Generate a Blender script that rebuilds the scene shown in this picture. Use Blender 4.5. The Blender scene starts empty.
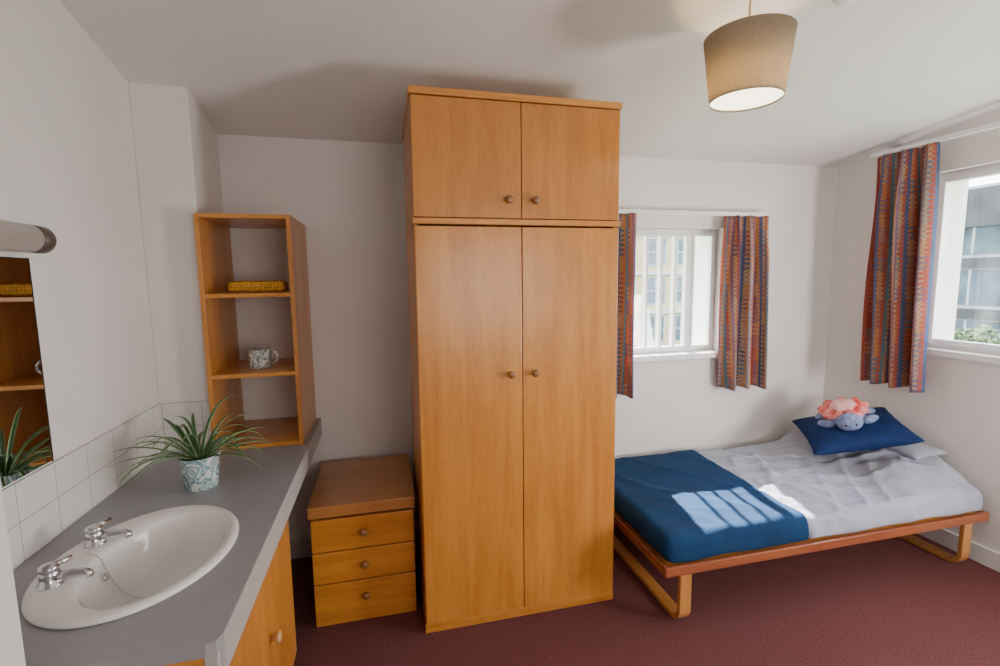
import bpy, bmesh, math, random
from mathutils import Vector, Matrix, noise
random.seed(7)
S = bpy.context.scene
COL = S.collection
PI = math.pi

# ---------------------------------------------------------------- materials
def newmat(name):
    m = bpy.data.materials.new(name); m.use_nodes = True
    nt = m.node_tree; b = nt.nodes['Principled BSDF']
    return m, nt, b
def N(nt, t, **kw):
    n = nt.nodes.new(t)
    for k, v in kw.items(): setattr(n, k, v)
    return n
def coords(nt, scale=(1,1,1), kind='Object'):
    tc = N(nt, 'ShaderNodeTexCoord'); mp = N(nt, 'ShaderNodeMapping')
    mp.inputs['Scale'].default_value = scale
    nt.links.new(tc.outputs[kind], mp.inputs['Vector'])
    return mp.outputs['Vector']
def ramp(nt, fac, stops, interp='LINEAR'):
    r = N(nt, 'ShaderNodeValToRGB'); cr = r.color_ramp; cr.interpolation = interp
    while len(cr.elements) < len(stops): cr.elements.new(0.5)
    for e, (p, c) in zip(cr.elements, stops):
        e.position = p; e.color = (*c, 1)
    nt.links.new(fac, r.inputs['Fac'])
    return r.outputs['Color']
def nmat(name, c1, c2, scale=5, rough=.6, bump=0, bscale=None, metal=0, stretch=(1,1,1), detail=4, spec=.5, lo=.35, hi=.65, sheen=0):
    m, nt, b = newmat(name)
    v = coords(nt, stretch)
    n = N(nt, 'ShaderNodeTexNoise'); n.inputs['Scale'].default_value = scale; n.inputs['Detail'].default_value = detail
    nt.links.new(v, n.inputs['Vector'])
    nt.links.new(ramp(nt, n.outputs['Fac'], [(lo, c1), (hi, c2)]), b.inputs['Base Color'])
    b.inputs['Roughness'].default_value = rough; b.inputs['Metallic'].default_value = metal
    b.inputs['Specular IOR Level'].default_value = spec
    if sheen: b.inputs['Sheen Weight'].default_value = sheen
    if bump:
        n2 = N(nt, 'ShaderNodeTexNoise'); n2.inputs['Scale'].default_value = bscale or scale*4; n2.inputs['Detail'].default_value = 3
        nt.links.new(v, n2.inputs['Vector'])
        bp = N(nt, 'ShaderNodeBump'); bp.inputs['Strength'].default_value = bump; bp.inputs['Distance'].default_value = .01
        nt.links.new(n2.outputs['Fac'], bp.inputs['Height']); nt.links.new(bp.outputs['Normal'], b.inputs['Normal'])
    return m
def wood(name, c1, c2, stretch, rough=.34, seed=0):
    m, nt, b = newmat(name)
    v = coords(nt, stretch)
    n = N(nt, 'ShaderNodeTexNoise'); n.noise_dimensions = '4D'; n.inputs['W'].default_value = seed
    n.inputs['Scale'].default_value = 1.6; n.inputs['Detail'].default_value = 7; n.inputs['Distortion'].default_value = 1.0
    nt.links.new(v, n.inputs['Vector'])
    w = N(nt, 'ShaderNodeTexNoise'); w.inputs['Scale'].default_value = 16; w.inputs['Detail'].default_value = 3
    nt.links.new(v, w.inputs['Vector'])
    mx = N(nt, 'ShaderNodeMath', operation='MULTIPLY_ADD'); mx.inputs[1].default_value = .45
    nt.links.new(w.outputs['Fac'], mx.inputs[0]); nt.links.new(n.outputs['Fac'], mx.inputs[2])
    nt.links.new(ramp(nt, mx.outputs[0], [(.50, c1), (.95, c2)]), b.inputs['Base Color'])
    b.inputs['Roughness'].default_value = rough
    b.inputs['Coat Weight'].default_value = .35; b.inputs['Coat Roughness'].default_value = .22
    return m
W1, W2 = (.68,.295,.055), (.48,.170,.025)
M = {}
M['wood_v'] = wood('beech_vertical_grain', W1, W2, (9,9,.9))
M['wood_v2'] = wood('beech_vertical_grain_darker', (.58,.235,.042), (.40,.140,.021), (9,9,.9), seed=4)
M['wood_h'] = wood('beech_horizontal_grain', W1, W2, (.9,9,9), seed=2)
M['wood_hd'] = wood('beech_top_brown', (.50,.225,.068), (.38,.155,.042), (1.2,9,9), seed=3)
M['wood_y'] = wood('beech_depth_grain', W1, W2, (9,.9,9), seed=5)
M['knob'] = wood('knob_wood', (.30,.13,.04), (.20,.08,.025), (20,20,20), rough=.45)
M['knob_pale'] = wood('pale_knob_wood', (.62,.36,.16), (.5,.27,.11), (20,20,20), rough=.3)
M['bed_wood'] = wood('cherry_bed_rail', (.36,.105,.04), (.24,.063,.025), (1.5,9,9), rough=.35, seed=6)
M['bed_leg'] = wood('bent_ply_leg', (.62,.28,.075), (.46,.19,.045), (9,2,2), rough=.4, seed=8)
M['wall'] = nmat('painted_wall', (.78,.755,.74), (.81,.785,.77), 3, .85, .06, 120)
M['ceil'] = nmat('painted_ceiling', (.76,.735,.725), (.79,.765,.755), 2, .9, .05, 90)
M['white'] = nmat('white_gloss_paint', (.80,.80,.80), (.84,.84,.84), 6, .35, .02)
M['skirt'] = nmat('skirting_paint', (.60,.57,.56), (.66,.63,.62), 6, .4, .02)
M['upvc'] = nmat('white_plastic', (.82,.83,.85), (.86,.87,.88), 8, .3)
M['tubegrey'] = nmat('aged_light_tube', (.36,.32,.29), (.42,.375,.34), 8, .35)
M['capbrown'] = nmat('brown_end_cap', (.085,.060,.050), (.11,.08,.068), 20, .45)
M['carpet'] = nmat('maroon_carpet', (.060,.019,.020), (.215,.080,.078), 210, .97, .22, 700, spec=.1, lo=.30, hi=.70)
M['laminate'] = nmat('grey_laminate', (.30,.30,.318), (.34,.34,.358), 260, .40, .02)
M['laminate_edge'] = nmat('grey_laminate_edge', (.43,.41,.41), (.48,.46,.46), 200, .4)
M['china'] = nmat('white_china', (.80,.79,.76), (.84,.83,.80), 4, .08)
M['chrome'] = nmat('chrome', (.62,.63,.66), (.72,.73,.76), 5, .12, metal=1)
M['dark'] = nmat('dark_gap', (.01,.01,.01), (.02,.02,.02), 5, .8)
M['rubber'] = nmat('black_rubber', (.015,.015,.015), (.03,.03,.03), 20, .6)
M['soil'] = nmat('potting_soil', (.02,.012,.008), (.06,.04,.025), 90, .95, .8, 200)
M['duvet'] = nmat('lavender_grey_cotton', (.34,.355,.44), (.40,.415,.495), 5, .9, .15, 60, spec=.2)
M['pillow'] = nmat('pale_grey_cotton', (.34,.355,.435), (.40,.41,.48), 5, .9, .12, 60, spec=.2)
M['navy'] = nmat('navy_cotton', (.003,.028,.088), (.006,.042,.122), 6, .85, .15, 90, spec=.2)
M['navy2'] = nmat('navy_velvet', (.005,.018,.080), (.009,.029,.115), 9, .8, .2, 80, spec=.15)
M['coral'] = nmat('coral_crochet', (.72,.055,.045), (.85,.36,.34), 22, .95, .9, 130)
M['coral_l'] = nmat('pink_crochet', (.80,.30,.27), (.88,.56,.54), 26, .95, .8, 150)
M['toyblue'] = nmat('grey_blue_crochet', (.13,.19,.38), (.27,.33,.54), 60, .95, .9, 160)
M['concrete'] = nmat('pale_stone', (.38,.29,.16), (.48,.38,.23), 1.5, .9, .1, 20)
M['dstone'] = nmat('dark_cladding', (.045,.05,.06), (.07,.075,.085), 1.2, .8)
M['lstone'] = nmat('light_cladding', (.32,.34,.37), (.40,.42,.45), 1.2, .8)
M['extglass'] = nmat('office_glass', (.035,.06,.09), (.12,.17,.22), .6, .15)
M['grass'] = nmat('mown_grass', (.05,.12,.03), (.10,.20,.05), 3, .95, .4, 60)
M['treeleaf'] = nmat('tree_leaves', (.025,.06,.018), (.07,.12,.035), 2, .8)
M['bark'] = nmat('bark', (.06,.04,.03), (.12,.09,.06), 8, .9, .5)
M['cord'] = nmat('brass_cord', (.55,.38,.14), (.62,.44,.18), 9, .5)

def leaf_mat():
    m, nt, b = newmat('striped_leaf')
    tc = N(nt,'ShaderNodeTexCoord'); sp = N(nt,'ShaderNodeSeparateXYZ'); nt.links.new(tc.outputs['UV'], sp.inputs[0])
    v = coords(nt); n = N(nt,'ShaderNodeTexNoise'); n.inputs['Scale'].default_value = 12; nt.links.new(v, n.inputs['Vector'])
    a = N(nt,'ShaderNodeMath', operation='MULTIPLY_ADD'); a.inputs[1].default_value = .5; nt.links.new(n.outputs['Fac'], a.inputs[0]); nt.links.new(sp.outputs['X'], a.inputs[2])
    nt.links.new(ramp(nt, a.outputs[0], [(.35,(.32,.42,.20)),(.62,(.07,.18,.06)),(1.0,(.03,.10,.035))]), b.inputs['Base Color'])
    b.inputs['Roughness'].default_value = .4
    return m
M['leaf'] = leaf_mat()
def mirror_mat():
    m, nt, b = newmat('mirror_silver')
    v = coords(nt); n = N(nt, 'ShaderNodeTexNoise'); n.inputs['Scale'].default_value = 2
    nt.links.new(v, n.inputs['Vector'])
    nt.links.new(ramp(nt, n.outputs['Fac'], [(.3,(.80,.82,.82)),(.7,(.83,.85,.85))]), b.inputs['Base Color'])
    b.inputs['Metallic'].default_value = 1; b.inputs['Roughness'].default_value = .01
    return m
M['mirror'] = mirror_mat()
def glass_mat():
    m = bpy.data.materials.new('window_glass'); m.use_nodes = True; nt = m.node_tree; nt.nodes.clear()
    o = N(nt,'ShaderNodeOutputMaterial'); mx = N(nt,'ShaderNodeMixShader'); t = N(nt,'ShaderNodeBsdfTransparent'); g = N(nt,'ShaderNodeBsdfGlossy')
    g.inputs['Roughness'].default_value = .02; mx.inputs[0].default_value = .04
    t.inputs[0].default_value = (.97,.98,.98,1)
    nt.links.new(t.outputs[0], mx.inputs[1]); nt.links.new(g.outputs[0], mx.inputs[2]); nt.links.new(mx.outputs[0], o.inputs[0])
    return m
M['glass'] = glass_mat()
def emis(name, c, s):
    m = bpy.data.materials.new(name); m.use_nodes = True; nt = m.node_tree; b = nt.nodes['Principled BSDF']
    b.inputs['Base Color'].default_value = (.8,.8,.75,1)
    b.inputs['Emission Color'].default_value = (*c,1); b.inputs['Emission Strength'].default_value = s
    return m
M['diffuser'] = emis('lamp_diffuser', (1,.86,.60), 5.0)
M['bulb'] = emis('lamp_bulb', (1,.86,.60), 1.0)
def shade_mat():
    m = bpy.data.materials.new('linen_shade'); m.use_nodes = True; nt = m.node_tree; nt.nodes.clear()
    o = N(nt,'ShaderNodeOutputMaterial'); mx = N(nt,'ShaderNodeMixShader'); t = N(nt,'ShaderNodeBsdfTranslucent'); d = N(nt,'ShaderNodeBsdfDiffuse')
    v = coords(nt, (1,1,.25))
    w = N(nt,'ShaderNodeTexNoise'); w.inputs['Scale'].default_value = 300; nt.links.new(v, w.inputs['Vector'])
    c = ramp(nt, w.outputs['Fac'], [(.3,(.42,.355,.265)),(.7,(.50,.43,.33))])
    nt.links.new(c, d.inputs[0]); nt.links.new(c, t.inputs[0]); mx.inputs[0].default_value = .5
    nt.links.new(d.outputs[0], mx.inputs[1]); nt.links.new(t.outputs[0], mx.inputs[2]); nt.links.new(mx.outputs[0], o.inputs[0])
    return m
M['shade'] = shade_mat()
def tile_mat():
    m, nt, b = newmat('white_wall_tiles')
    tc = N(nt,'ShaderNodeTexCoord'); sp = N(nt,'ShaderNodeSeparateXYZ'); nt.links.new(tc.outputs['Object'], sp.inputs[0])
    ad = N(nt,'ShaderNodeMath', operation='ADD'); nt.links.new(sp.outputs['X'], ad.inputs[0]); nt.links.new(sp.outputs['Y'], ad.inputs[1])
    cb = N(nt,'ShaderNodeCombineXYZ'); nt.links.new(ad.outputs[0], cb.inputs['X']); nt.links.new(sp.outputs['Z'], cb.inputs['Y'])
    br = N(nt,'ShaderNodeTexBrick'); br.offset = 0; br.inputs['Scale'].default_value = 1
    br.inputs['Brick Width'].default_value = .1525; br.inputs['Row Height'].default_value = .1075; br.inputs['Mortar Size'].default_value = .0016
    br.inputs['Color1'].default_value = (.76,.75,.73,1); br.inputs['Color2'].default_value = (.79,.78,.76,1); br.inputs['Mortar'].default_value = (.46,.44,.43,1)
    nt.links.new(cb.outputs[0], br.inputs['Vector']); nt.links.new(br.outputs['Color'], b.inputs['Base Color'])
    bp = N(nt,'ShaderNodeBump', invert=True); bp.inputs['Strength'].default_value = .4; bp.inputs['Distance'].default_value = .003
    nt.links.new(br.outputs['Fac'], bp.inputs['Height']); nt.links.new(bp.outputs['Normal'], b.inputs['Normal'])
    b.inputs['Roughness'].default_value = .18
    return m
M['tile'] = tile_mat()
def curtain_mat():
    m, nt, b = newmat('striped_motif_curtain_print')
    tc = N(nt,'ShaderNodeTexCoord'); sp = N(nt,'ShaderNodeSeparateXYZ'); nt.links.new(tc.outputs['UV'], sp.inputs[0])
    def mth(op, a, b_=None, c_=None):
        n_ = N(nt,'ShaderNodeMath', operation=op)
        for i,x in enumerate((a,b_,c_)):
            if x is None: continue
            if isinstance(x,(int,float)): n_.inputs[i].default_value = x
            else: nt.links.new(x, n_.inputs[i])
        return n_.outputs[0]
    U, V = sp.outputs['X'], sp.outputs['Y']
    red=(.47,.12,.085); org=(.56,.25,.11); tan=(.54,.40,.26); navy=(.10,.14,.27); teal=(.13,.26,.33); mau=(.27,.17,.28)
    # vertical bands, their edges finely toothed
    pp = mth('PINGPONG', V, .011)
    f = mth('FRACT', mth('DIVIDE', mth('MULTIPLY_ADD', pp, .45, U), .205))
    seq=[red,red,org,navy,tan,org,teal,red,org,mau,tan,red,navy,org,red,teal,tan,mau]
    base = ramp(nt, f, [(i/len(seq), c) for i,c in enumerate(seq)], 'CONSTANT')
    # rows of small diamonds and blocks running down each band
    cu = mth('DIVIDE', U, .0342); cv = mth('DIVIDE', V, .028)
    iu, iv = mth('FLOOR', cu), mth('FLOOR', cv)
    du = mth('ABSOLUTE', mth('SUBTRACT', mth('FRACT', cu), .5)); dv = mth('ABSOLUTE', mth('SUBTRACT', mth('FRACT', cv), .5))
    dd = mth('ADD', du, dv)
    inside = mth('LESS_THAN', dd, .36); core = mth('LESS_THAN', dd, .16)
    rnd1 = mth('FRACT', mth('MULTIPLY', mth('SINE', mth('MULTIPLY_ADD', iu, 12.98, mth('MULTIPLY', mth('FLOOR', mth('DIVIDE', iv, 3.0)), 4.7))), 43.7))
    rnd2 = mth('FRACT', mth('MULTIPLY_ADD', rnd1, 3.7, .31))
    pal=[(0,navy),(.2,red),(.4,teal),(.55,org),(.72,tan),(.88,mau)]
    c1 = ramp(nt, rnd1, pal, 'CONSTANT'); c2 = ramp(nt, rnd2, pal, 'CONSTANT')
    def mix(fac, a, b_):
        x = N(nt,'ShaderNodeMix', data_type='RGBA'); nt.links.new(fac, x.inputs[0]); nt.links.new(a, x.inputs[6]); nt.links.new(b_, x.inputs[7]); return x.outputs[2]
    col = mix(mth('MULTIPLY', inside, .85), base, c1); col = mix(mth('MULTIPLY', core, .85), col, c2)
    nt.links.new(col, b.inputs['Base Color']); b.inputs['Roughness'].default_value = .9; b.inputs['Specular IOR Level'].default_value = .2
    tr = N(nt,'ShaderNodeBsdfTranslucent'); nt.links.new(col, tr.inputs[0])
    ms = N(nt,'ShaderNodeMixShader'); ms.inputs[0].default_value = .28
    out = nt.nodes['Material Output']; nt.links.new(b.outputs[0], ms.inputs[1]); nt.links.new(tr.outputs[0], ms.inputs[2]); nt.links.new(ms.outputs[0], out.inputs[0])
    return m
M['curtain'] = curtain_mat()
def pot_mat(name, base, c1, c2, scale):
    m, nt, b = newmat(name); v = coords(nt)
    n = N(nt,'ShaderNodeTexNoise'); n.inputs['Scale'].default_value = scale; n.inputs['Detail'].default_value = 1.5; n.inputs['Distortion'].default_value = 2.0
    nt.links.new(v, n.inputs['Vector'])
    nt.links.new(ramp(nt, n.outputs['Fac'], [(.0,base),(.42,base),(.44,c1),(.50,c2),(.53,base),(.62,c1),(.67,base)]), b.inputs['Base Color'])
    b.inputs['Roughness'].default_value = .25
    return m
M['pot'] = pot_mat('painted_pot_glaze', (.72,.75,.74), (.07,.27,.36), (.30,.46,.42), 13)
M['mug'] = pot_mat('painted_mug_glaze', (.76,.76,.74), (.10,.20,.22), (.30,.33,.34), 22)
def weave_mat():
    m, nt, b = newmat('yellow_brown_weave'); v = coords(nt)
    vo = N(nt,'ShaderNodeTexVoronoi'); vo.inputs['Scale'].default_value = 75; vo.inputs['Randomness'].default_value=.25; nt.links.new(v, vo.inputs['Vector'])
    nt.links.new(ramp(nt, vo.outputs['Distance'], [(.0,(.80,.42,.03)),(.45,(.60,.28,.02)),(.75,(.20,.085,.01))]), b.inputs['Base Color'])
    b.inputs['Roughness'].default_value = .7
    bp = N(nt,'ShaderNodeBump', invert=True); bp.inputs['Strength'].default_value=.8; bp.inputs['Distance'].default_value=.006
    nt.links.new(vo.outputs['Distance'], bp.inputs['Height']); nt.links.new(bp.outputs['Normal'], b.inputs['Normal'])
    return m
M['weave'] = weave_mat()

# ---------------------------------------------------------------- mesh helpers
class MB:
    def __init__(s): s.bm = bmesh.new(); s.uv = None
    def box(s, x0,x1,y0,y1,z0,z1):
        vs = [s.bm.verts.new((x,y,z)) for x in (x0,x1) for y in (y0,y1) for z in (z0,z1)]
        for f in ((0,1,3,2),(4,6,7,5),(0,4,5,1),(2,3,7,6),(0,2,6,4),(1,5,7,3)): s.bm.faces.new([vs[i] for i in f])
        return s
    def rings(s, rings, closed=True, cap0=True, cap1=True):
        R = [[s.bm.verts.new(p) for p in r] for r in rings]
        n = len(R[0])
        for a, b in zip(R, R[1:]):
            for i in range(n if closed else n-1):
                j = (i+1) % n
                s.bm.faces.new((a[i], a[j], b[j], b[i]))
        if cap0: s.bm.faces.new(R[0][::-1])
        if cap1: s.bm.faces.new(R[-1])
        return s
    def lathe(s, prof, c=(0,0,0), axis=(0,0,1), n=32, cap0=True, cap1=True, sq=(1,1)):
        q = Vector((0,0,1)).rotation_difference(Vector(axis)); c = Vector(c)
        s.rings([[c + q @ Vector((r*math.cos(2*PI*i/n)*sq[0], r*math.sin(2*PI*i/n)*sq[1], z)) for i in range(n)] for r, z in prof], True, cap0, cap1)
        return s
    def tube(s, pts, r, n=12, cap=True):
        pts = [Vector(p) for p in pts]; rr = r if isinstance(r,(list,tuple)) else [r]*len(pts)
        rings = []; up = None
        for i, p in enumerate(pts):
            d = (pts[min(i+1,len(pts)-1)] - pts[max(i-1,0)]).normalized()
            if up is None:
                up = Vector((0,0,1)) if abs(d.z) < .9 else Vector((1,0,0))
            sd = d.cross(up).normalized(); up = sd.cross(d).normalized()
            rings.append([p + (sd*math.cos(2*PI*k/n) + up*math.sin(2*PI*k/n))*rr[i] for k in range(n)])
        return s.rings(rings, True, cap, cap)
    def ellip(s, c, rad, n=20, m=12, rot=None):
        c = Vector(c); rings = []
        for j in range(m+1):
            th = PI*(j+.02)/(m+.04)
            ring = []
            for i in range(n):
                ph = 2*PI*i/n
                p = Vector((math.sin(th)*math.cos(ph)*rad[0], math.sin(th)*math.sin(ph)*rad[1], math.cos(th)*rad[2]))
                if rot: p = rot @ p
                ring.append(c+p)
            rings.append(ring)
        return s.rings(rings)
    def strip(s, path, w, t, side=Vector((1,0,0))):
        path = [Vector(p) for p in path]; rings = []
        for i, p in enumerate(path):
            d = (path[min(i+1,len(path)-1)] - path[max(i-1,0)]).normalized()
            nn = d.cross(side).normalized()
            rings.append([p - side*w/2 - nn*t/2, p + side*w/2 - nn*t/2, p + side*w/2 + nn*t/2, p - side*w/2 + nn*t/2])
        return s.rings(rings)
    def rbox(s, c, h, r, step=.03, disp=None, skip=None):
        c = Vector(c); vd = {}
        def ax(hh): 
            n = max(2, int(2*hh/step)); return [-hh + 2*hh*i/n for i in range(n+1)]
        A = [ax(h[0]), ax(h[1]), ax(h[2])]
        def vert(p):
            k = tuple(round(q,5) for q in p)
            if k in vd: return vd[k]
            inn = Vector([max(-(h[i]-r), min(h[i]-r, p[i])) for i in range(3)])
            d = Vector(p)-inn
            nrm = d.normalized() if d.length > 1e-6 else Vector((0,0,1))
            q = c + inn + nrm*r
            if disp: q = disp(q, nrm)
            v = s.bm.verts.new(q); vd[k] = v; return v
        for a in range(3):
            b, cc = (a+1)%3, (a+2)%3
            for sg in (-1,1):
                if skip and (a,sg) in skip: continue
                for i in range(len(A[b])-1):
                    for j in range(len(A[cc])-1):
                        q = []
                        for (ii,jj) in ((i,j),(i+1,j),(i+1,j+1),(i,j+1)):
                            p = [0,0,0]; p[a] = sg*h[a]; p[b] = A[b][ii]; p[cc] = A[cc][jj]
                            q.append(vert(p))
                        if sg < 0: q = q[::-1]
                        if len(set(q)) == 4: s.bm.faces.new(q)
        return s
    def build(s, name, mat, parent=None, smooth=False, bevel=0, rot=None, loc=None, sub=0, solid=0, soff=0):
        if rot is not None: bmesh.ops.transform(s.bm, matrix=rot, verts=s.bm.verts)
        if not solid: bmesh.ops.recalc_face_normals(s.bm, faces=s.bm.faces)
        me = bpy.data.meshes.new(name); s.bm.to_mesh(me); s.bm.free()
        o = bpy.data.objects.new(name, me); COL.objects.link(o)
        me.materials.append(M[mat] if isinstance(mat,str) else mat)
        if smooth:
            for p in me.polygons: p.use_smooth = True
        if parent: o.parent = parent
        if loc is not None: o.location = loc
        if solid:
            sm = o.modifiers.new('solid','SOLIDIFY'); sm.thickness = solid; sm.offset = soff
        if bevel:
            bv = o.modifiers.new('bevel','BEVEL'); bv.width = bevel; bv.segments = 2; bv.limit_method = 'ANGLE'
        if sub:
            sb = o.modifiers.new('sub','SUBSURF'); sb.levels = sub; sb.render_levels = sub
        return o
def tag(o, label, cat, group=None, kind=None):
    o['label'] = label; o['category'] = cat
    if group: o['group'] = group
    if kind: o['kind'] = kind
    return o
def thing(name, label, cat, loc=(0,0,0), group=None, rotz=0):
    o = bpy.data.objects.new(name, None); COL.objects.link(o); o.location = loc; o.rotation_euler = (0,0,rotz)
    o.empty_display_size = .05
    return tag(o, label, cat, group)
def struct(o): o['kind'] = 'structure'; return o
def sempty(name, loc=(0,0,0)):
    o = bpy.data.objects.new(name, None); COL.objects.link(o); o.location = loc; o['kind'] = 'structure'; return o
def box_part(name, mat, parent, x0,x1,y0,y1,z0,z1, bevel=.002):
    return MB().box(x0,x1,y0,y1,z0,z1).build(name, mat, parent, bevel=bevel)

# ---------------------------------------------------------------- dimensions
XL, XR, YB, YF = -.96, 2.97, 2.64, -1.7
def zc(x, y):
    f = min(1, max(0, (x-XL)/(XR-XL))); s = .24 + (.11-.24)*f
    return 2.21 + s*(YB - max(y, 1.0))

# ---------------------------------------------------------------- room shell
struct(MB().box(XL-.3, XR+.3, YF-.3, YB+.3, -.1, 0).build('floor', 'carpet'))
mb = MB(); nx, ny = 24, 30
g = [[mb.bm.verts.new((XL-.3+(XR-XL+.6)*i/nx, YF-.3+(YB-YF+.6)*j/ny, zc(XL-.3+(XR-XL+.6)*i/nx, YF-.3+(YB-YF+.6)*j/ny))) for j in range(ny+1)] for i in range(nx+1)]
gt = [[mb.bm.verts.new((v.co.x, v.co.y, 3.1)) for v in r] for r in g]
for i in range(nx):
    for j in range(ny):
        mb.bm.faces.new((g[i][j], g[i][j+1], g[i+1][j+1], g[i+1][j]))
        mb.bm.faces.new((gt[i][j], gt[i+1][j], gt[i+1][j+1], gt[i][j+1]))
for i in range(nx):
    mb.bm.faces.new((g[i][0], g[i+1][0], gt[i+1][0], gt[i][0])); mb.bm.faces.new((g[i+1][ny], g[i][ny], gt[i][ny], gt[i+1][ny]))
for j in range(ny):
    mb.bm.faces.new((g[0][j+1], g[0][j], gt[0][j], gt[0][j+1])); mb.bm.faces.new((g[nx][j], g[nx][j+1], gt[nx][j+1], gt[nx][j]))
struct(mb.build('ceiling', 'ceil', smooth=False))
BX0, BX1, BZ0, BZ1 = 1.38, 2.11, 1.01, 1.80
mb = MB()
mb.box(XL-.3, BX0, YB, YB+.3, 0, 2.9); mb.box(BX1, XR+.3, YB, YB+.3, 0, 2.9)
mb.box(BX0, BX1, YB, YB+.3, 0, BZ0); mb.box(BX0, BX1, YB, YB+.3, BZ1, 2.9)
struct(mb.build('wall_back', 'wall'))
RY0, RY1, RZ0, RZ1 = .75, 2.08, 1.08, 2.05
mb = MB()
mb.box(XR, XR+.3, YF-.3, RY0, 0, 2.9); mb.box(XR, XR+.3, RY1, YB, 0, 2.9)
mb.box(XR, XR+.3, RY0, RY1, 0, RZ0); mb.box(XR, XR+.3, RY0, RY1, RZ1, 2.9)
struct(mb.build('wall_right', 'wall'))
struct(MB().box(XL-.3, XL, YF-.3, YB, 0, 2.9).build('wall_left', 'wall'))
struct(MB().box(XL, XR, YF-.3, YF, 0, 2.9).build('wall_front', 'wall'))
struct(MB().box(XL, -.752, 2.284, YB, 0, 2.9).build('wall_boxing', 'wall', bevel=.004))
struct(MB().box(XL, -.675, .86, 1.0, 0, 2.9).build('wall_nib', 'white', bevel=.004))
struct(MB().box(-.752, XR, YB-.014, YB, 0, .095).build('baseboard_back', 'skirt', bevel=.003))
struct(MB().box(XR-.014, XR, YF, YB-.014, 0, .095).build('baseboard_right', 'white', bevel=.003))
struct(MB().box(XL, XL+.014, YF, .86, 0, .095).build('baseboard_left', 'skirt', bevel=.003))
struct(MB().box(0, .007, 1.0-.999, 2.284-.999, 0, .215).build('trim_1', 'tile', loc=(XL, .999, .77)))
struct(MB().box(0, .20, -.007, 0, 0, .215).build('trim_2', 'tile', loc=(XL+.007, 2.284, .77)))

# ---------------------------------------------------------------- windows
w1 = sempty('window_1', (0,0,0))
yf = YB+.07
F=.026
mb = MB()
for a in ((BX0,BX0+F,BZ0,BZ1),(BX1-F,BX1,BZ0,BZ1),(BX0+F,BX1-F,BZ0,BZ0+F),(BX0+F,BX1-F,BZ1-F,BZ1)):
    mb.box(a[0],a[1],yf,yf+.06,a[2],a[3])
mb.build('window_frame', 'upvc', w1, bevel=.004)
xm = 1.915
MB().box(xm-.012, xm+.012, yf-.006, yf+.05, BZ0+F, BZ1-F).build('mullion', 'upvc', w1, bevel=.003)
def sash(x0,x1,parent):
    m_ = MB(); t = .018
    m_.box(x0,x0+t,yf-.012,yf+.03,BZ0+F,BZ1-F); m_.box(x1-t,x1,yf-.012,yf+.03,BZ0+F,BZ1-F)
    m_.box(x0+t,x1-t,yf-.012,yf+.03,BZ0+F,BZ0+F+t); m_.box(x0+t,x1-t,yf-.012,yf+.03,BZ1-F-t,BZ1-F)
    s_ = m_.build('sash', 'upvc', parent, bevel=.003)
    MB().box(x0+t,x1-t,yf+.012,yf+.018,BZ0+F+t,BZ1-F-t).build('pane', 'glass', s_)
    return s_
sA = sash(BX0+F, xm-.012, w1); sB = sash(xm+.012, BX1-F, w1)
for x in (1.60,1.70,1.80): MB().box(x,x+.016,yf-.010,yf+.026,BZ0+.04,BZ1-.04).build('glazing_bar','upvc',sA)
mb = MB(); mb.box(BX0-.03, BX1+.03, YB-.035, YB, BZ0-.03, BZ0+.004); mb.box(BX0, BX1, YB-.001, yf, BZ0-.001, BZ0+.004)
mb.build('window_sill', 'white', w1, bevel=.004)
MB().tube([(xm-.02,yf-.012,1.30),(xm-.02,yf-.03,1.31),(xm-.02,yf-.035,1.36),(xm-.02,yf-.035,1.42)],.006).build('window_handle','upvc',w1,smooth=True)

w2 = sempty('window_2', (0,0,0))
xf = XR+.06
mb = MB()
t = .028
mb.box(xf,xf+.06,RY0,RY0+t,RZ0,RZ1); mb.box(xf,xf+.06,RY1-t,RY1,RZ0,RZ1)
mb.box(xf,xf+.06,RY0+t,RY1-t,RZ0,RZ0+t); mb.box(xf,xf+.06,RY0+t,RY1-t,RZ1-t,RZ1)
mb.build('window_frame','upvc',w2,bevel=.004)
MB().box(xf-.01,xf+.05,1.37,1.42,RZ0+t,RZ1-t).build('mullion','upvc',w2,bevel=.004)
for (y0,y1) in ((RY0+t,1.37),(1.42,RY1-t)):
    m_ = MB(); q=.026; z0,z1=RZ0+t,RZ1-t
    m_.box(xf-.014,xf+.03,y0,y0+q,z0,z1); m_.box(xf-.014,xf+.03,y1-q,y1,z0,z1)
    m_.box(xf-.014,xf+.03,y0+q,y1-q,z0,z0+q); m_.box(xf-.014,xf+.03,y0+q,y1-q,z1-q,z1)
    s_ = m_.build('sash','upvc',w2,bevel=.003)
    MB().box(xf+.012,xf+.018,y0+q,y1-q,z0+q,z1-q).build('pane','glass',s_)
mb = MB(); mb.box(XR-.035,XR,RY0-.03,RY1+.03,RZ0-.03,RZ0+.004); mb.box(XR-.001,xf,RY0,RY1,RZ0-.001,RZ0+.004)
mb.build('window_sill','white',w2,bevel=.004)

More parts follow.
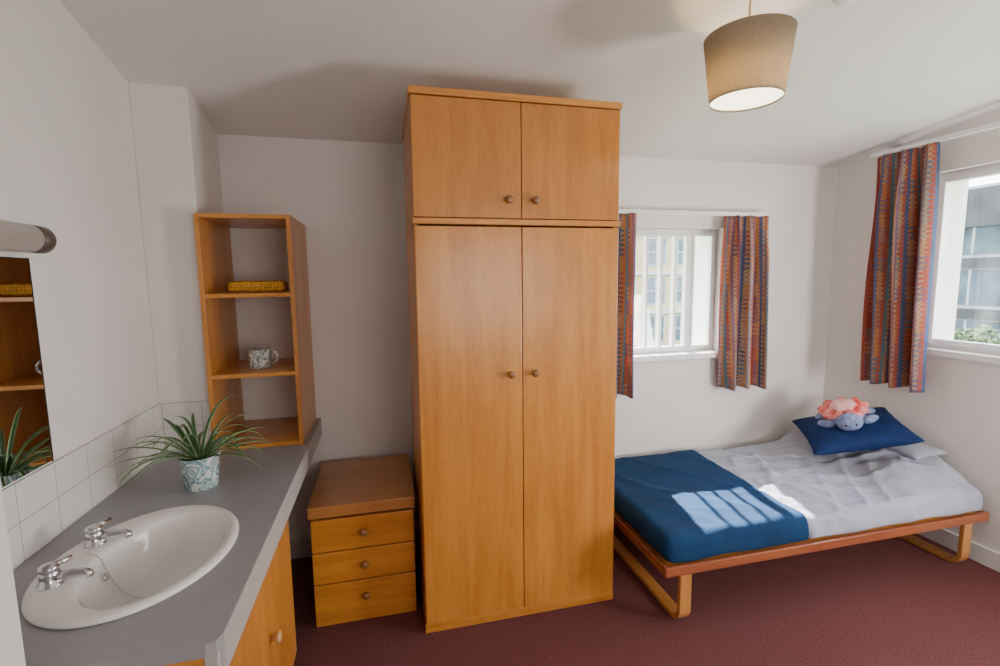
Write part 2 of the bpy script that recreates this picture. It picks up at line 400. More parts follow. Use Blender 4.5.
# ---------------------------------------------------------------- curtains
def curtain(name, p0, p1, z0, z1, folds, depth, label, group, seed=0, lean=0):
    mb = MB(); uvl = mb.bm.loops.layers.uv.new('UVMap')
    p0, p1 = Vector(p0), Vector(p1); d = (p1-p0); L = d.length; d.normalize(); nrm = Vector((-d.y, d.x, 0))
    nu, nv = folds*18, 50; G = []
    for j in range(nv+1):
        v = j/nv; z = z1 + (z0-z1)*v; row = []
        for i in range(nu+1):
            u = i/nu
            ph = u*folds*2*PI + .25*math.sin(v*2.5+seed) + 1.5*noise.noise(Vector((u*3, v*.6, seed)))
            amp = depth*(.5+.5*min(1, v*4))*(1+.6*noise.noise(Vector((u*4, v*1.2, seed+9))))
            off = amp*math.sin(ph) + .28*amp*math.sin(2.3*ph+v*1.5)
            if v < .06: off += .006*math.sin(u*folds*14*PI)*(1-v/.06)
            uu = u + .40/folds/2/PI*math.sin(ph*2+1)
            spread = 1 + .04*v + .02*math.sin(v*4+seed)
            q = p0 + d*(L*(.5+(uu-.5)*spread) + lean*v) + nrm*off
            row.append((mb.bm.verts.new((q.x,q.y,z + .008*math.sin(ph*1.0)*v)), u, v))
        G.append(row)
    for j in range(nv):
        for i in range(nu):
            q = (G[j][i],G[j][i+1],G[j+1][i+1],G[j+1][i])
            f = mb.bm.faces.new([a[0] for a in q])
            for lp, a in zip(f.loops, q): lp[uvl].uv = (a[1]*L*1.7, a[2]*(z1-z0))
    o = mb.build(name, 'curtain', None, smooth=True, solid=.003)
    return tag(o, label, 'curtain', group)
cg = 'patterned curtains'
curtain('curtain', (1.10,2.565,0), (1.44,2.565,0), .785, 1.87, 3, .040, 'multicoloured patterned curtain at the back window, mostly hidden beside the wardrobe', cg, 1)
curtain('curtain', (2.045,2.562,0), (2.355,2.562,0), .785, 1.87, 3, .044, 'multicoloured patterned curtain hanging at right of the small back window', cg, 4, .022)
curtain('curtain', (2.872,2.315,0), (2.872,1.99,0), .85, 2.19, 3, .048, 'long multicoloured patterned curtain drawn back beside the large right window', cg, 2.2, .035)
r1 = thing('curtain_rail', 'short white curtain rail above the small back window', 'curtain rail', (0,0,0))
MB().box(1.06,2.38,2.555,2.58,1.868,1.892).build('rail','upvc',r1,bevel=.003)
for x in (1.15,1.72,2.3): MB().box(x-.012,x+.012,2.58,YB,1.872,1.90).build('bracket','upvc',r1,bevel=.002)
r2 = thing('curtain_rail', 'long white curtain rail below the ceiling above the large right window', 'curtain rail', (0,0,0))
MB().box(2.865,2.89,.6,2.34,2.192,2.216).build('rail','upvc',r2,bevel=.003)
for y in (.9,1.5,2.2): MB().box(2.89,XR,y-.012,y+.012,2.196,2.222).build('bracket','upvc',r2,bevel=.002)

# ---------------------------------------------------------------- knobs
KP = [(.006,0),(.006,.010),(.011,.013),(.0155,.018),(.016,.023),(.013,.028),(.006,.030)]
def knob(parent, c, axis, mat='knob', k=1):
    return MB().lathe([(r*k,z*k) for r,z in KP], c, axis, 24).build('knob', mat, parent, smooth=True)

# ---------------------------------------------------------------- wardrobe
WX0, WX1, WY0, WY1 = .12, .985, 1.887, 2.50
wd = thing('wardrobe', 'tall double-door beech wardrobe standing between drawers and bed', 'wardrobe', (WX0,WY0,0))
w_, d_ = WX1-WX0, WY1-WY0
box_part('side_panel','wood_v',wd, 0,.018,.022,d_,0,1.715)
box_part('side_panel','wood_v',wd, w_-.018,w_,.022,d_,0,1.715)
box_part('back_panel','wood_v2',wd, .018,w_-.018,d_-.01,d_,.05,1.715)
box_part('bottom_panel','wood_h',wd, .018,w_-.018,.024,d_-.01,.05,.068)
box_part('plinth','wood_h',wd, -.003,w_+.003,.006,.024,0,.042)
box_part('top_panel','wood_h',wd, -.004,w_+.004,-.006,d_,1.715,1.738,.003)
for x0,x1,kx in ((.002,w_/2-.0015,w_/2-.052),(w_/2+.0015,w_-.002,w_/2+.052)):
    dr = box_part('door','wood_v',wd, x0,x1,0,.020,.045,1.708,.0025)
    knob(dr, (kx,0,1.105), (0,-1,0))
oc = thing('overhead_cupboard', 'two-door beech cupboard sitting on top of the wardrobe', 'cupboard', (WX0,WY0,1.738))
H2 = .482
box_part('side_panel','wood_v2',oc, 0,.018,.022,d_,0,H2-.026)
box_part('side_panel','wood_v2',oc, w_-.018,w_,.022,d_,0,H2-.026)
box_part('back_panel','wood_v2',oc, .018,w_-.018,d_-.01,d_,0,H2-.026)
box_part('bottom_panel','wood_h',oc, .018,w_-.018,.022,d_-.01,0,.018)
box_part('top_panel','wood_h',oc, -.006,w_+.004,-.006,d_,H2-.026,H2,.003)
for x0,x1,kx in ((.002,w_/2-.0015,w_/2-.055),(w_/2+.0015,w_-.002,w_/2+.055)):
    dr = box_part('door','wood_v2',oc, x0,x1,0,.020,.004,H2-.030,.0025)
    knob(dr, (kx,0,.075), (0,-1,0))

# ---------------------------------------------------------------- chest of drawers
cd = thing('chest_of_drawers', 'small beech bedside chest with three drawers left of the wardrobe', 'chest of drawers', (-.345,2.043,0))
cw, cdp, ch = .437, .53, .55
box_part('side_panel','wood_v',cd, .005,.022,.020,cdp,0,ch-.05)
box_part('side_panel','wood_v',cd, cw-.022,cw-.005,.020,cdp,0,ch-.05)
box_part('back_panel','wood_v2',cd, .022,cw-.022,cdp-.01,cdp,.04,ch-.05)
box_part('plinth','wood_h',cd, .003,cw-.003,.006,.02,0,.048)
box_part('top_panel','wood_hd',cd, -.006,cw+.004,-.008,cdp,ch-.05,ch,.004)
zz = [(.053,.192),(.198,.337),(.343,.487)]
for z0,z1 in zz:
    dr = box_part('drawer','wood_h',cd, .003,cw-.003,0,.022,z0,z1,.003)
    knob(dr, (cw/2,0,(z0+z1)/2+.004), (0,-1,0), 'knob')
box_part('drawer_gap_shade','dark',cd, .022,cw-.022,.024,.03,.05,ch-.055,0)  # dark sheet behind the drawer fronts, shade of the gaps put into its colour

# ---------------------------------------------------------------- vanity: counter, cabinet, sink
CX1, CY0, CZ = -.355, 1.003, .77
SX, SY = -.652, 1.395
SK = .965
bm = bmesh.new()
outer = [(XL+.007,CY0),(CX1-.025,CY0),(CX1-.0075,CY0+.0075),(CX1,CY0+.025),(CX1,YB-.001),(-.750,YB-.001),(-.750,2.275),(XL+.007,2.275)]
hole = [(SX+.205*SK*math.cos(2*PI*i/48), SY+.262*SK*math.sin(2*PI*i/48)) for i in range(48)]
def loop(pts,z):
    vs=[bm.verts.new((x,y,z)) for x,y in pts]; return vs,[bm.edges.new((vs[i],vs[(i+1)%len(vs)])) for i in range(len(vs))]
lo=[]; 
for z in (CZ, CZ-.028):
    v1,e1 = loop(outer,z); v2,e2 = loop(hole,z); lo.append((v1,v2))
    bmesh.ops.triangle_fill(bm, edges=e1+e2, use_beauty=True)
for k in (0,1):
    a,b = lo[0][k], lo[1][k]
    for i in range(len(a)):
        j=(i+1)%len(a); bm.faces.new((a[i],a[j],b[j],b[i]))
ct = thing('vanity_countertop', 'grey laminate vanity worktop with an oval basin cut-out', 'countertop', (0,0,0))
mb = MB(); mb.bm.free(); mb.bm = bm
mb.build('worktop_slab','laminate',ct)
mb = MB(); mb.box(CX1-.02,CX1-.0005,CY0+.020,YB-.001,CZ-.088,CZ-.0285)
mb.box(CX1-.029,CX1-.006,CY0+.001,CY0+.0205,CZ-.088,CZ-.0285)
mb.box(CX1-.0002,CX1+.0012,CY0+.026,YB-.001,CZ-.088,CZ-.002)
mb.build('front_edge','laminate_edge',ct)
cb = thing('vanity_cabinet', 'beech two-door cabinet under the grey vanity worktop', 'cabinet', (0,0,0))
cx = CX1-.030
box_part('side_panel','wood_h',cb, XL+.01,cx-.0005,1.004,1.022,0,CZ-.029)
box_part('side_panel','wood_v',cb, XL+.01,cx-.02,1.832,1.85,0,CZ-.089)
box_part('bottom_panel','wood_y',cb, XL+.01,cx-.02,1.022,1.832,.06,.078)
box_part('plinth','wood_y',cb, cx-.05,cx-.035,1.022,1.832,0,.06)
for y0,y1,ky in ((1.024,1.438,1.09),(1.442,1.848,1.49)):
    dr = box_part('door','wood_v',cb, cx-.019,cx,y0,y1,.065,CZ-.094,.0025)
    knob(dr, (cx,ky,.40), (1,0,0), 'knob_pale', 1.15)
sk = thing('wash_basin', 'white oval china wash basin set into the grey worktop', 'sink', (SX,SY,CZ))
sk.scale = (SK,SK,SK)
R = [(0,.202,.259,-.020),(0,.203,.260,.0005),(0,.226,.286,.0008),(0,.228,.288,.006),(0,.224,.284,.013),(0,.214,.274,.017),(.006,.198,.260,.016),
     (.028,.166,.240,.012),(.033,.157,.232,.006),(.034,.151,.225,-.006),(.034,.142,.212,-.04),(.030,.126,.184,-.08),(.024,.098,.138,-.11),(.018,.062,.085,-.127),(.015,.03,.035,-.134),(.015,.022,.022,-.136)]
mb = MB(); mb.rings([[ (c+a*math.cos(2*PI*i/64), b*math.sin(2*PI*i/64), z) for i in range(64)] for c,a,b,z in R], True, False, True)
mb.build('basin','china',sk,smooth=True,sub=1)
MB().lathe([(.0,-.1345),(.022,-.1345),(.024,-.1325),(.020,-.131),(.008,-.1315)],(.015,0,0),n=24).build('waste','chrome',sk,smooth=True)
MB().lathe([(.011,0),(.011,.003),(.006,.004)],(-.099,0,-.045),(1,0,.35),n=20).build('overflow','chrome',sk,smooth=True)
mb = MB(); chain=[(-.150,.02,.018),(-.13,.02,.015),(-.117,.02,.003),(-.106,.018,-.03),(-.092,.016,-.065),(-.072,.012,-.096),(-.045,.006,-.117),(-.01,.0,-.125),(.015,0,-.122)]
pts=[Vector(c) for c in chain]; 
for a,b in zip(pts,pts[1:]):
    n_=max(2,int((b-a).length/.0058))
    for k in range(n_): mb.ellip(a.lerp(b,k/n_),(.0024,.0024,.0024),8,5)
mb.build('plug_chain','chrome',sk,smooth=True)
MB().lathe([(.018,-.132),(.019,-.128),(.014,-.126),(.004,-.122)],(.015,0,0),n=20).build('plug','chrome',sk,smooth=True)
def tap(y, ang, label):
    tp = thing('basin_tap', label, 'tap', (SX-.150, y, CZ+.0150), 'basin taps')
    MB().lathe([(.025,0),(.025,.004),(.0205,.007),(.0195,.026),(.020,.034),(.016,.037)],n=28).build('tap_body','chrome',tp,smooth=True)
    MB().tube([(.008,0,.018),(.035,0,.021),(.058,0,.022),(.072,0,.021),(.079,0,.017),(.081,0,.010)],[.014,.012,.011,.0105,.0102,.0095],14).build('spout','chrome',tp,smooth=True)
    h = MB(); h.lathe([(.014,.036),(.0195,.039),(.021,.044),(.0195,.049),(.013,.052),(.006,.0525)],n=24)
    ca, sa = math.cos(ang), math.sin(ang)
    h.tube([(0,0,.046),(.020*ca,.020*sa,.048),(.043*ca,.043*sa,.050)],[.008,.007,.0065],10)
    h.build('tap_handle','chrome',tp,smooth=True)
tap(1.288, math.radians(40), 'chrome lever tap nearer the camera on the wash basin')
tap(1.472, math.radians(60), 'chrome lever tap nearer the potted plant on the wash basin')

# ---------------------------------------------------------------- shelf unit
sh = thing('shelf_unit', 'narrow open-backed beech shelf unit standing on the vanity worktop', 'shelf unit', (-.744,2.215,CZ), rotz=0)
sw, sd, shh = .367, .415, 1.012
box_part('side_panel','wood_v',sh, 0,.018,0,sd,0,shh-.018)
box_part('side_panel','wood_v',sh, sw-.018,sw,0,sd,0,shh-.018)
box_part('top_panel','wood_h',sh, 0,sw,0,sd,shh-.018,shh)
for z in (.002,.318,.664): box_part('shelf','wood_h',sh, .018,sw-.018,.004,sd,z,z+.018)
mb = MB(); mb.rbox((0,0,.026),(.115,.055,.024),.016,.01, lambda q,n_: q + n_*.003*noise.noise(q*40))
tag(mb.build('woven_pouch','weave',None,smooth=True,loc=(-.545,2.34,CZ+.6835)), 'flat yellow and brown textured pouch on the upper shelf', 'pouch')
mg = thing('mug', 'white patterned mug on the middle shelf of the shelf unit', 'mug', (-.567,2.36,CZ+.336))
MB().lathe([(.0,.0005),(.041,.0005),(.0445,.005),(.0455,.03),(.047,.088),(.0445,.089),(.043,.03),(.040,.008),(.0,.007)],n=36,cap0=False,cap1=False).build('cup','mug',mg,smooth=True)
MB().tube([(.045,0,.072),(.064,-.006,.076),(.076,-.009,.060),(.075,-.009,.038),(.062,-.006,.022),(.044,0,.020)],.0055,10).build('handle','mug',mg,smooth=True)

# ---------------------------------------------------------------- plant
pl = thing('potted_plant', 'spiky green houseplant in a blue and white painted pot on the worktop', 'plant', (-.665,1.85,CZ))
MB().lathe([(.0,0),(.050,0),(.053,.004),(.063,.112),(.065,.118),(.061,.118),(.056,.10),(.0,.098)],n=40,cap0=False,cap1=False).build('pot','pot',pl,smooth=True)
MB().lathe([(.056,.098),(.03,.106),(.005,.108)],n=24).build('soil','soil',pl,smooth=True)
mb = MB(); rnd = random.Random(11); uvl = mb.bm.loops.layers.uv.new('UVMap')
for k in range(42):
    az = k*2.39996 + rnd.uniform(-.25,.25); Lf = rnd.uniform(.19,.34); el = math.radians(rnd.uniform(20,76)); droop = rnd.uniform(.9,2.4)
    if math.cos(az) < -.2 and Lf > .26: Lf = .26
    if math.cos(az) > .3 and Lf > .25: Lf = .25
    wd_ = rnd.uniform(.0052,.0085); n_=10
    p = Vector((.014*math.cos(az), .014*math.sin(az), .10)); seg = Lf/n_; e = el; rows=[]
    tw = rnd.uniform(-.5,.5)
    for i in range(n_+1):
        u = i/n_; hw = wd_*(math.sin(PI*min(1,(u*.85+.15)))**.6)*(1 if u<.97 else .15) + .0004
        az2 = az + tw*u
        d = Vector((math.cos(az2)*math.cos(e), math.sin(az2)*math.cos(e), math.sin(e)))
        sd_ = Vector((-math.sin(az2), math.cos(az2), 0)); nn = sd_.cross(d).normalized()
        rows.append((p-sd_*hw+nn*hw*.35, p.copy(), p+sd_*hw+nn*hw*.35))
        p = p + d*seg; e -= droop/n_*(.4+u*1.2)
        if p.z < .012: p.z = .012; e = max(e,0)
    vs=[[mb.bm.verts.new(q) for q in r] for r in rows]
    for a,b in zip(vs,vs[1:]):
        for q,us in (((a[0],a[1],b[1],b[0]),(0,1,1,0)),((a[1],a[2],b[2],b[1]),(1,0,0,1))):
            f = mb.bm.faces.new(q)
            for lp,uu in zip(f.loops,us): lp[uvl].uv=(uu,0)
for v in mb.bm.verts:
    if v.co.x < -.275: v.co.x = -.275 + (v.co.x+.275)*.05
mb.build('leaves','leaf',pl,smooth=True,solid=.0008)

# ---------------------------------------------------------------- mirror and shaver light
mr = thing('wall_mirror', 'frameless rectangular mirror on the left wall above the tiles', 'mirror', (XL,1.1,.992))
MB().box(.001,.006,-.05,.500,0,.578).build('mirror_glass','mirror',mr)
mb = MB(); mb.box(.0,.0009,-.052,.504,-.003,.581); mb.box(.0009,.0065,.5005,.504,-.003,.581); mb.build('mirror_edge','dark',mr)
sl = thing('shaver_light', 'beige-grey cylindrical wall light with brown end cap above the mirror', 'wall light', (XL,1.1,1.62))
MB().box(.0,.03,-.05,.44,-.022,.022).build('back_plate','upvc',sl,bevel=.004)
MB().lathe([(.034,-.06),(.037,-.055),(.037,.39),(.035,.395)],(.058,.03,.0),(0,1,0),28).build('light_tube','tubegrey',sl,smooth=True)
MB().lathe([(.033,.0),(.037,.002),(.037,.044),(.033,.049)],(.058,.425,.0),(0,1,0),28).build('end_cap','capbrown',sl,smooth=True)

# ---------------------------------------------------------------- bed
BX, BXE, BY0, BY1 = 1.10, 2.95, 1.645, 2.56
bd = thing('bed_frame', 'low single bed frame with cherry wood rails and bent plywood legs', 'bed', (BX,BY0,0))
bl, bw = BXE-BX, BY1-BY0
for nm,a in (('side_rail',(0,bl,0,.022)),('side_rail',(0,bl,bw-.022,bw)),('end_rail',(0,.022,.022,bw-.022)),('end_rail',(bl-.022,bl,.022,bw-.022))):
    box_part(nm,'bed_wood',bd,a[0],a[1],a[2],a[3],.245,.288,.004)
box_part('platform','wood_h',bd,.022,bl-.022,.022,bw-.022,.262,.280,0)
for x in (.11, bl-.11):
    y0,y1,z0,z1 = .028,bw-.03,.013,.262; r=.055; path=[(x,y0,z1)]
    path.append((x,y0,z0+r))
    for k in range(1,7): a=PI+PI/2*k/6; path.append((x,y0+r+r*math.cos(a),z0+r+r*math.sin(a)))
    for k in range(0,7): a=1.5*PI+PI/2*k/6; path.append((x,y1-r+r*math.cos(a),z0+r+r*math.sin(a)))
    path.append((x,y1,z1))
    MB().strip(path,.055,.022).build('leg','bed_leg',bd,bevel=.003)
def ridge(q, a, b, c, s, sharp):
    n_ = noise.noise(Vector((q.x*a+q.y*b, q.y*abs(b)*.45-q.x*a*.3, s)))
    return max(0, 1-abs(n_)*sharp)**2
def wr(q):
    mod = .5+.5*noise.noise(Vector((q.x*2.3,q.y*2.3,21)))
    return (.010*noise.noise(Vector((q.x*3.1+q.y*2, q.y*3.3-q.x*1.2, 1))) + .005*noise.noise(Vector((q.x*9+q.y*6, q.y*5, 3)))
        + .014*mod*ridge(q,5,-3.4,0,7,3.6) + .013*(1-mod)*ridge(q,2.6,6.5,0,11,3.8) + .009*ridge(q,9,8,0,15,4) - .006)
def wrb(q):
    return .005*noise.noise(Vector((q.x*3.1+q.y*2, q.y*3.3-q.x*1.2, 1))) + .004*ridge(q,3,2.4,0,7,3.0) + .003*ridge(q,2.0,5.5,0,11,3.2) - .001
def bump(q):
    sx = 1/(1+math.exp(-(q.x-2.56)/.05)); sy = 1/(1+math.exp(-(q.y-1.76)/.035))
    return .110*sx*sy
def side_w(q):
    return .016*noise.noise(Vector((q.x*7,q.y*7,q.z*4))) + .010*noise.noise(Vector((q.x*17,q.y*12,q.z*6)))
def lerpk(q):
    t_ = min(1,max(0,(q.x-1.80)/.06)); return wrb(q)*(1-t_)+wr(q)*t_ - (1-t_)*.004
def flare(q, n_, k=1.0):
    low = min(1, max(0,(.39-q.z)/.09)); front = 1 if n_.y < -.3 else 0
    v = Vector((0, -.018*low*front*k, 0))
    v.z += (.013*noise.noise(Vector((q.x*4.5,q.y*4,4))) - .005)*low*front
    return v
def dis_duvet(q, n_):
    up = max(0,n_.z); side = 1-abs(n_.z)
    on = 1 if q.x>1.84 else 0
    return q + Vector((0,0,(lerpk(q)*1.7+bump(q))*up)) + flare(q,n_)*on + Vector((n_.x,n_.y,0))*(side_w(q)*side*(1 if on else .3))
tz = .292; hz = .057
mb = MB(); mb.rbox(((1.115+2.935)/2,(1.662+2.545)/2,tz+hz+.002),((2.935-1.115)/2,(2.545-1.662)/2,hz),.038,.015,dis_duvet)
tag(mb.build('duvet','duvet',None,smooth=True,sub=1), 'lavender grey duvet and mattress covering the single bed', 'duvet')
def dis_blk(q, n_):
    up = max(0,n_.z)
    edge = .003*noise.noise(Vector((q.y*14,q.z*14,2)))
    skew = .03*(q.y-1.62) if q.x > 1.5 else 0
    q2 = q + Vector((0,0,(wrb(q)*1.7+bump(q))*up)) + flare(q,n_,.8) + Vector((0,n_.y,0))*(side_w(q)*.3*(1-abs(n_.z)))+ Vector((n_.x,0,0))*(side_w(q)*.3*(1-abs(n_.z)))*(q.x<1.5)
    q2.x += skew + edge
    return q2
mb = MB(); mb.rbox(((1.103+1.87)/2,(1.652+2.555)/2,tz+hz+.006),((1.87-1.103)/2,(2.555-1.652)/2,hz+.002),.040,.015,dis_blk,skip={(2,-1),(0,1)})
bmesh.ops.delete(mb.bm, geom=[v for v in mb.bm.verts if v.co.x>1.832+.03*(v.co.y-1.62)], context='VERTS')
tag(mb.build('blanket','navy',None,smooth=True,solid=.005,soff=-1,sub=1), 'navy blue throw folded across the foot of the bed', 'blanket')
def pillow_mesh(w,l,T,wr_=.006,seed=0,n_=26):
    mb = MB(); G={}
    for sgn in (1,-1):
        for i in range(n_+1):
            for j in range(n_+1):
                u=-1+2*i/n_; v=-1+2*j/n_; e = i in(0,n_) or j in(0,n_)
                if e and sgn==-1: G[(sgn,i,j)]=G[(1,i,j)]; continue
                x=w*u*(1-.09*(1-v*v)); y=l*v*(1-.07*(1-u*u))
                z=sgn*T*max(0,(1-u**2)*(1-v**2))**.42
                k = 0 if e else wr_*noise.noise(Vector((x*14+seed,y*14,sgn*2)))
                G[(sgn,i,j)] = mb.bm.verts.new((x,y,z+k*sgn))
    for sgn in (1,-1):
        for i in range(n_):
            for j in range(n_):
                q=[G[(sgn,i,j)],G[(sgn,i+1,j)],G[(sgn,i+1,j+1)],G[(sgn,i,j+1)]]
                mb.bm.faces.new(q if sgn>0 else q[::-1])
    return mb
o = pillow_mesh(.115,.30,.045,.006,3).build('pillow','pillow',None,smooth=True,sub=1)
o.matrix_world = Matrix.Translation((2.84,2.14,.520)) @ Matrix.Rotation(math.radians(-4),4,'Y')
tag(o,'pale grey pillow at the head of the bed by the right wall','pillow')
e1 = Vector((.22,.36,.05)).normalized(); e2 = Vector((.38,-.20,.12)); e2 = (e2 - e1*e2.dot(e1)).normalized(); e3 = e1.cross(e2)
if e3.z < 0: e3 = -e3; e2 = e3.cross(e1)
def frame(c): 
    m_ = Matrix((e1,e2,e3)).transposed().to_4x4(); m_.translation = c; return m_
CC = Vector((2.615,2.13,.600))
o = pillow_mesh(.245,.262,.062,.008,8).build('cushion','navy2',None,smooth=True,sub=1); o.matrix_world = frame(CC)
tag(o,'square navy blue cushion leaning on the pillow end of the bed','cushion')
ty = thing('crochet_toy','small crocheted toy with coral pink ruffled top and grey-blue head and legs','toy')
al = Vector((0,0,1)).rotation_difference((e3+Vector((-.12,-.12,0))).normalized()).to_matrix().to_4x4()
ty.matrix_world = Matrix.Translation(CC + e3*.072 + Vector((.015,.035,.0))) @ al @ Matrix.Rotation(math.radians(-38),4,'Z') @ Matrix.Scale(1.12,4)
mb = MB(); n_=108
prof=[(.070,.020),(.096,.022),(.112,.032),(.114,.044),(.104,.056),(.086,.062),(.066,.063),(.046,.060),(.022,.060),(.003,.060)]
def rf(i,r): return 1+.07*math.sin(9*2*PI*i/n_)*(r>.075)
mb.rings([[ (r*rf(i,r)*math.cos(2*PI*i/n_)*.95, r*rf(i,r)*math.sin(2*PI*i/n_)*.82+.01, z+.008*math.sin(9*2*PI*i/n_+1)*(r>.06)) for i in range(n_)] for r,z in prof])
mb.build('shell','coral',ty,smooth=True)
MB().lathe([(.062,.058),(.064,.066),(.056,.076),(.036,.082),(.006,.084)],(0,.01,0),n=30,sq=(.95,.80)).build('shell_top','coral_l',ty,smooth=True)
MB().ellip((0,-.01,.016),(.096,.084,.026),24,12).build('belly','toyblue',ty,smooth=True)
hd = MB().ellip((.0,-.104,.036),(.058,.048,.044),24,14).build('head','toyblue',ty,smooth=True)
for sx in (-1,1): MB().ellip((sx*.022,-.147,.046),(.006,.005,.006),10,6).build('eye','rubber',hd,smooth=True)
for sx,sy,a in ((-1,-1,-.5),(1,-1,.5),(-1,1,.4),(1,1,-.4)):
    MB().ellip((sx*.094,sy*.040-.022,.012),(.042,.024,.018),18,10,Matrix.Rotation(a,3,'Z')).build('flipper','toyblue',ty,smooth=True)

# ---------------------------------------------------------------- pendant lamp
LX, LY = 1.18, 1.40; LZ = zc(LX,LY)
lp = thing('pendant_lamp','fabric drum pendant lamp hanging from the ceiling','lamp',(LX,LY,0))
MB().lathe([(.0,0),(.045,0),(.045,-.012),(.02,-.030),(.006,-.034)],(0,0,LZ+.004),n=30,cap0=False).build('ceiling_rose','upvc',lp,smooth=True)
MB().tube([(0,0,LZ-.03),(0,0,2.24)],.0032,8).build('cord','cord',lp,smooth=True)
MB().lathe([(.012,2.245),(.022,2.235),(.034,2.190),(.034,2.165),(.030,2.165),(.030,2.185),(.012,2.200)],n=24,cap1=False).build('lamp_holder','upvc',lp,smooth=True)
s_ = MB().lathe([(.110,2.072),(.1345,2.272)],n=64,cap0=False,cap1=False).build('lamp_shade','shade',lp,smooth=True,solid=.0015)
mb = MB()
for a in (0,2*PI/3,4*PI/3): mb.tube([(.020*math.cos(a),.020*math.sin(a),2.236),(.133*math.cos(a),.133*math.sin(a),2.267)],.0018,6)
mb.build('shade_ring','upvc',lp)
MB().lathe([(.0,2.0785),(.109,2.0785),(.109,2.0815),(.0,2.0815)],n=48,cap0=False,cap1=False).build('diffuser','diffuser',lp)
MB().ellip((0,0,2.150),(.026,.026,.028),20,12).build('bulb','bulb',lp,smooth=True)
pt = bpy.data.lights.new('lamp_bulb_light','POINT'); pt.energy = 3.6; pt.color = (1,.70,.33); pt.shadow_soft_size = .02
po = bpy.data.objects.new('lamp_bulb_light',pt); COL.objects.link(po); po.location=(LX,LY,2.104)
sdx,sdy=1.49,1.335
sm = thing('smoke_detector','round white smoke detector on the ceiling beside the lamp','smoke detector',(sdx,sdy,zc(sdx,sdy)))
MB().lathe([(.046,.012),(.048,-.010),(.044,-.014)],n=36).build('base','upvc',sm,smooth=True)
MB().lathe([(.038,-.014),(.036,-.030),(.028,-.040),(.004,-.042)],n=36).build('cover','upvc',sm,smooth=True)

# ---------------------------------------------------------------- outside
struct(MB().box(-60,90,-60,90,-7.2,-7).build('ground','grass'))
b1 = thing('building','sandy stone building seen through the small back window','building',(10,30,-7))
box_part('wall','concrete',b1,0,22,0,8,0,20,0)
for i in range(9):
    for j in range(6):
        x=.8+i*2.35; z=1.2+j*2.7
        f = MB(); 
        f.box(x-.06,x,-.06,0,z,z+1.9); f.box(x+1.4,x+1.46,-.06,0,z,z+1.9); f.box(x,x+1.4,-.06,0,z-.06,z+.04); f.box(x,x+1.4,-.06,0,z+1.84,z+1.94); f.box(x+.66,x+.74,-.05,0,z+.04,z+1.84); f.box(x,x+1.4,-.05,0,z+.9,z+.97)
        fo = f.build('window','lstone',b1)
        MB().box(x,x+1.4,-.02,-.005,z,z+1.9).build('pane','extglass',fo)
for j in range(7):
    box_part('ledge','lstone',b1,-.1,22.1,-.25,0,.55+j*2.7,.75+j*2.7,0)
b2 = thing('building','grey modern office block with glazed floors outside the right window','building',(34,10,-7))
box_part('wall','lstone',b2,0,10,0,26,0,13.6,0)
box_part('parapet','dstone',b2,-.3,10,-.2,26.2,11.2,13.4,0)
for j in range(4):
    z=.6+j*3.0
    g_ = MB().box(-.05,-.01,.5,25.5,z,z+2.1).build('window_band','extglass',b2)
    f=MB()
    for k in range(15): f.box(-.12,-.02,.5+k*1.76-.05,.5+k*1.76+.05,z,z+2.1)
    f.build('window_mullions','lstone',g_)
    box_part('spandrel','dstone',b2,-.2,0,0,26,z+2.2,z+2.8,0)
def tree(loc,h,r,seed,label):
    t_=thing('tree',label,'tree',loc)
    rn=random.Random(seed)
    mb=MB(); mb.tube([(0,0,0),(.1,0,h*.4),(.05,.1,h*.75)],[.22,.16,.08],10)
    for k in range(6):
        a=k*1.05; mb.tube([(.08,0,h*.4+k*.25),(math.cos(a)*r*.35,math.sin(a)*r*.35,h*.6+k*.2),(math.cos(a)*r*.7,math.sin(a)*r*.7,h*.75+k*.15)],[.08,.05,.02],6)
    mb.build('trunk','bark',t_,smooth=True)
    mb=MB()
    cl=[(Vector((rn.uniform(-.7,.7)*r,rn.uniform(-.7,.7)*r,h*.7+rn.uniform(-.25,.3)*h)),rn.uniform(.3,.5)*r) for _ in range(14)]
    for c,rr in cl:
        for k in range(260):
            d=Vector((rn.gauss(0,1),rn.gauss(0,1),rn.gauss(0,1))).normalized()*rr*rn.uniform(.6,1.05)
            p=c+d; a=Vector((rn.gauss(0,1),rn.gauss(0,1),rn.gauss(0,1))).normalized()*.13; b=a.orthogonal().normalized()*.08
            mb.bm.faces.new([mb.bm.verts.new(p+q) for q in (a,b,-a,-b)])
    mb.build('foliage','treeleaf',t_)
tree((25,14.6,-7),5.8,1.6,1,'small leafy green tree in front of the grey office block')

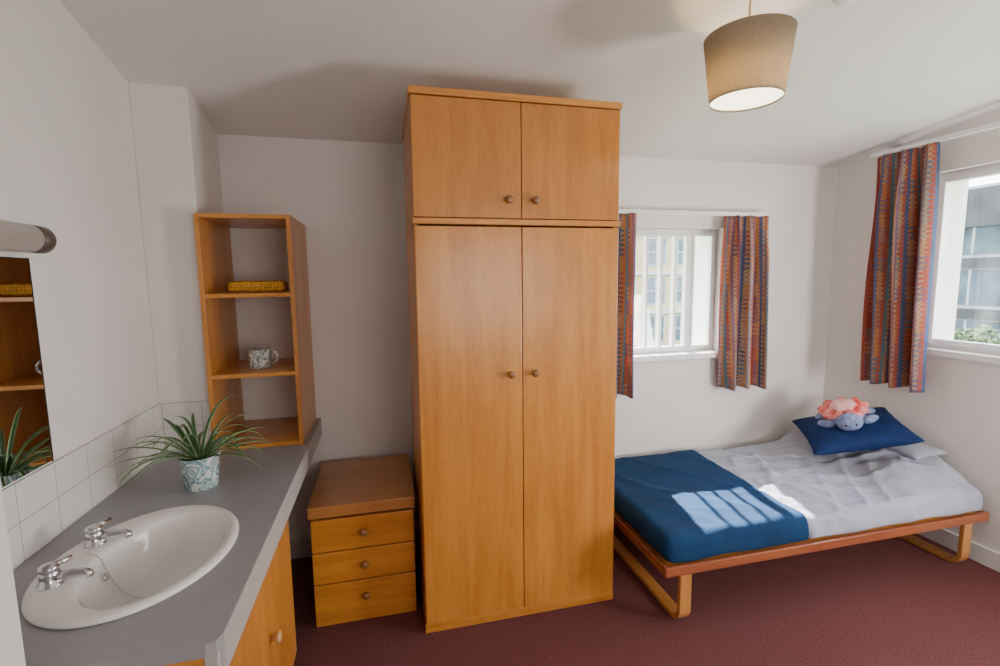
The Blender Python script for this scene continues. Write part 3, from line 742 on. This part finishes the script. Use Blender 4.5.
# ---------------------------------------------------------------- lights
sun = bpy.data.lights.new('sun','SUN'); sun.energy = 52; sun.angle = .018; sun.color=(1,.93,.83)
so = bpy.data.objects.new('sun',sun); COL.objects.link(so); so.rotation_euler = Vector((-.17,-1,-.98)).to_track_quat('-Z','Y').to_euler()
so.location=(5,10,12)
wld = bpy.data.worlds.new('sky'); S.world = wld; wld.use_nodes = True; nt = wld.node_tree
bg = nt.nodes['Background']
tc = N(nt,'ShaderNodeTexCoord'); sp = N(nt,'ShaderNodeSeparateXYZ'); nt.links.new(tc.outputs['Generated'], sp.inputs[0])
nt.links.new(ramp(nt, sp.outputs['Z'], [(.0,(.95,.94,.95)),(.35,(.90,.92,.96)),(1,(.68,.78,.97))]), bg.inputs['Color'])
bg.inputs['Strength'].default_value = 13
def area(name, loc, target, sx, sy, e, col=(1,1,1)):
    l = bpy.data.lights.new(name,'AREA'); l.shape='RECTANGLE'; l.size=sx; l.size_y=sy; l.energy=e; l.color=col
    o = bpy.data.objects.new(name,l); COL.objects.link(o); o.location=loc
    o.rotation_euler=(Vector(target)-Vector(loc)).to_track_quat('-Z','Y').to_euler(); return o
area('rear_fill_light',(1.2,-1.3,1.4),(2.2,2.4,1.1),1.6,1.0,30,(1,.95,.88))  # added fill behind the camera, brightens the room, no fitting there
area('right_fill_light',(2.9,.45,1.0),(.7,2.0,1.6),.55,.6,56,(1,.96,.91))  # added unseen fill, low right, strengthens the wardrobe's shadow on the ceiling

# ---------------------------------------------------------------- camera
psi, th, roll = math.radians(13.6), math.radians(6.5), .012
r = Vector((math.cos(psi),-math.sin(psi),0)); f0 = Vector((math.sin(psi),math.cos(psi),0)); zz_ = Vector((0,0,1))
up = f0*math.sin(th)+zz_*math.cos(th); fw = f0*math.cos(th)-zz_*math.sin(th)
xc = (r - up*roll).normalized(); yc = (up + r*roll).normalized()
cm = bpy.data.cameras.new('camera'); cm.sensor_width = 36; cm.lens = 17.1; cm.clip_start=.02; cm.clip_end=300
co = bpy.data.objects.new('camera',cm); COL.objects.link(co)
m_ = Matrix((xc,yc,-fw)).transposed().to_4x4(); m_.translation=(0,0,1.5); co.matrix_world = m_
S.camera = co
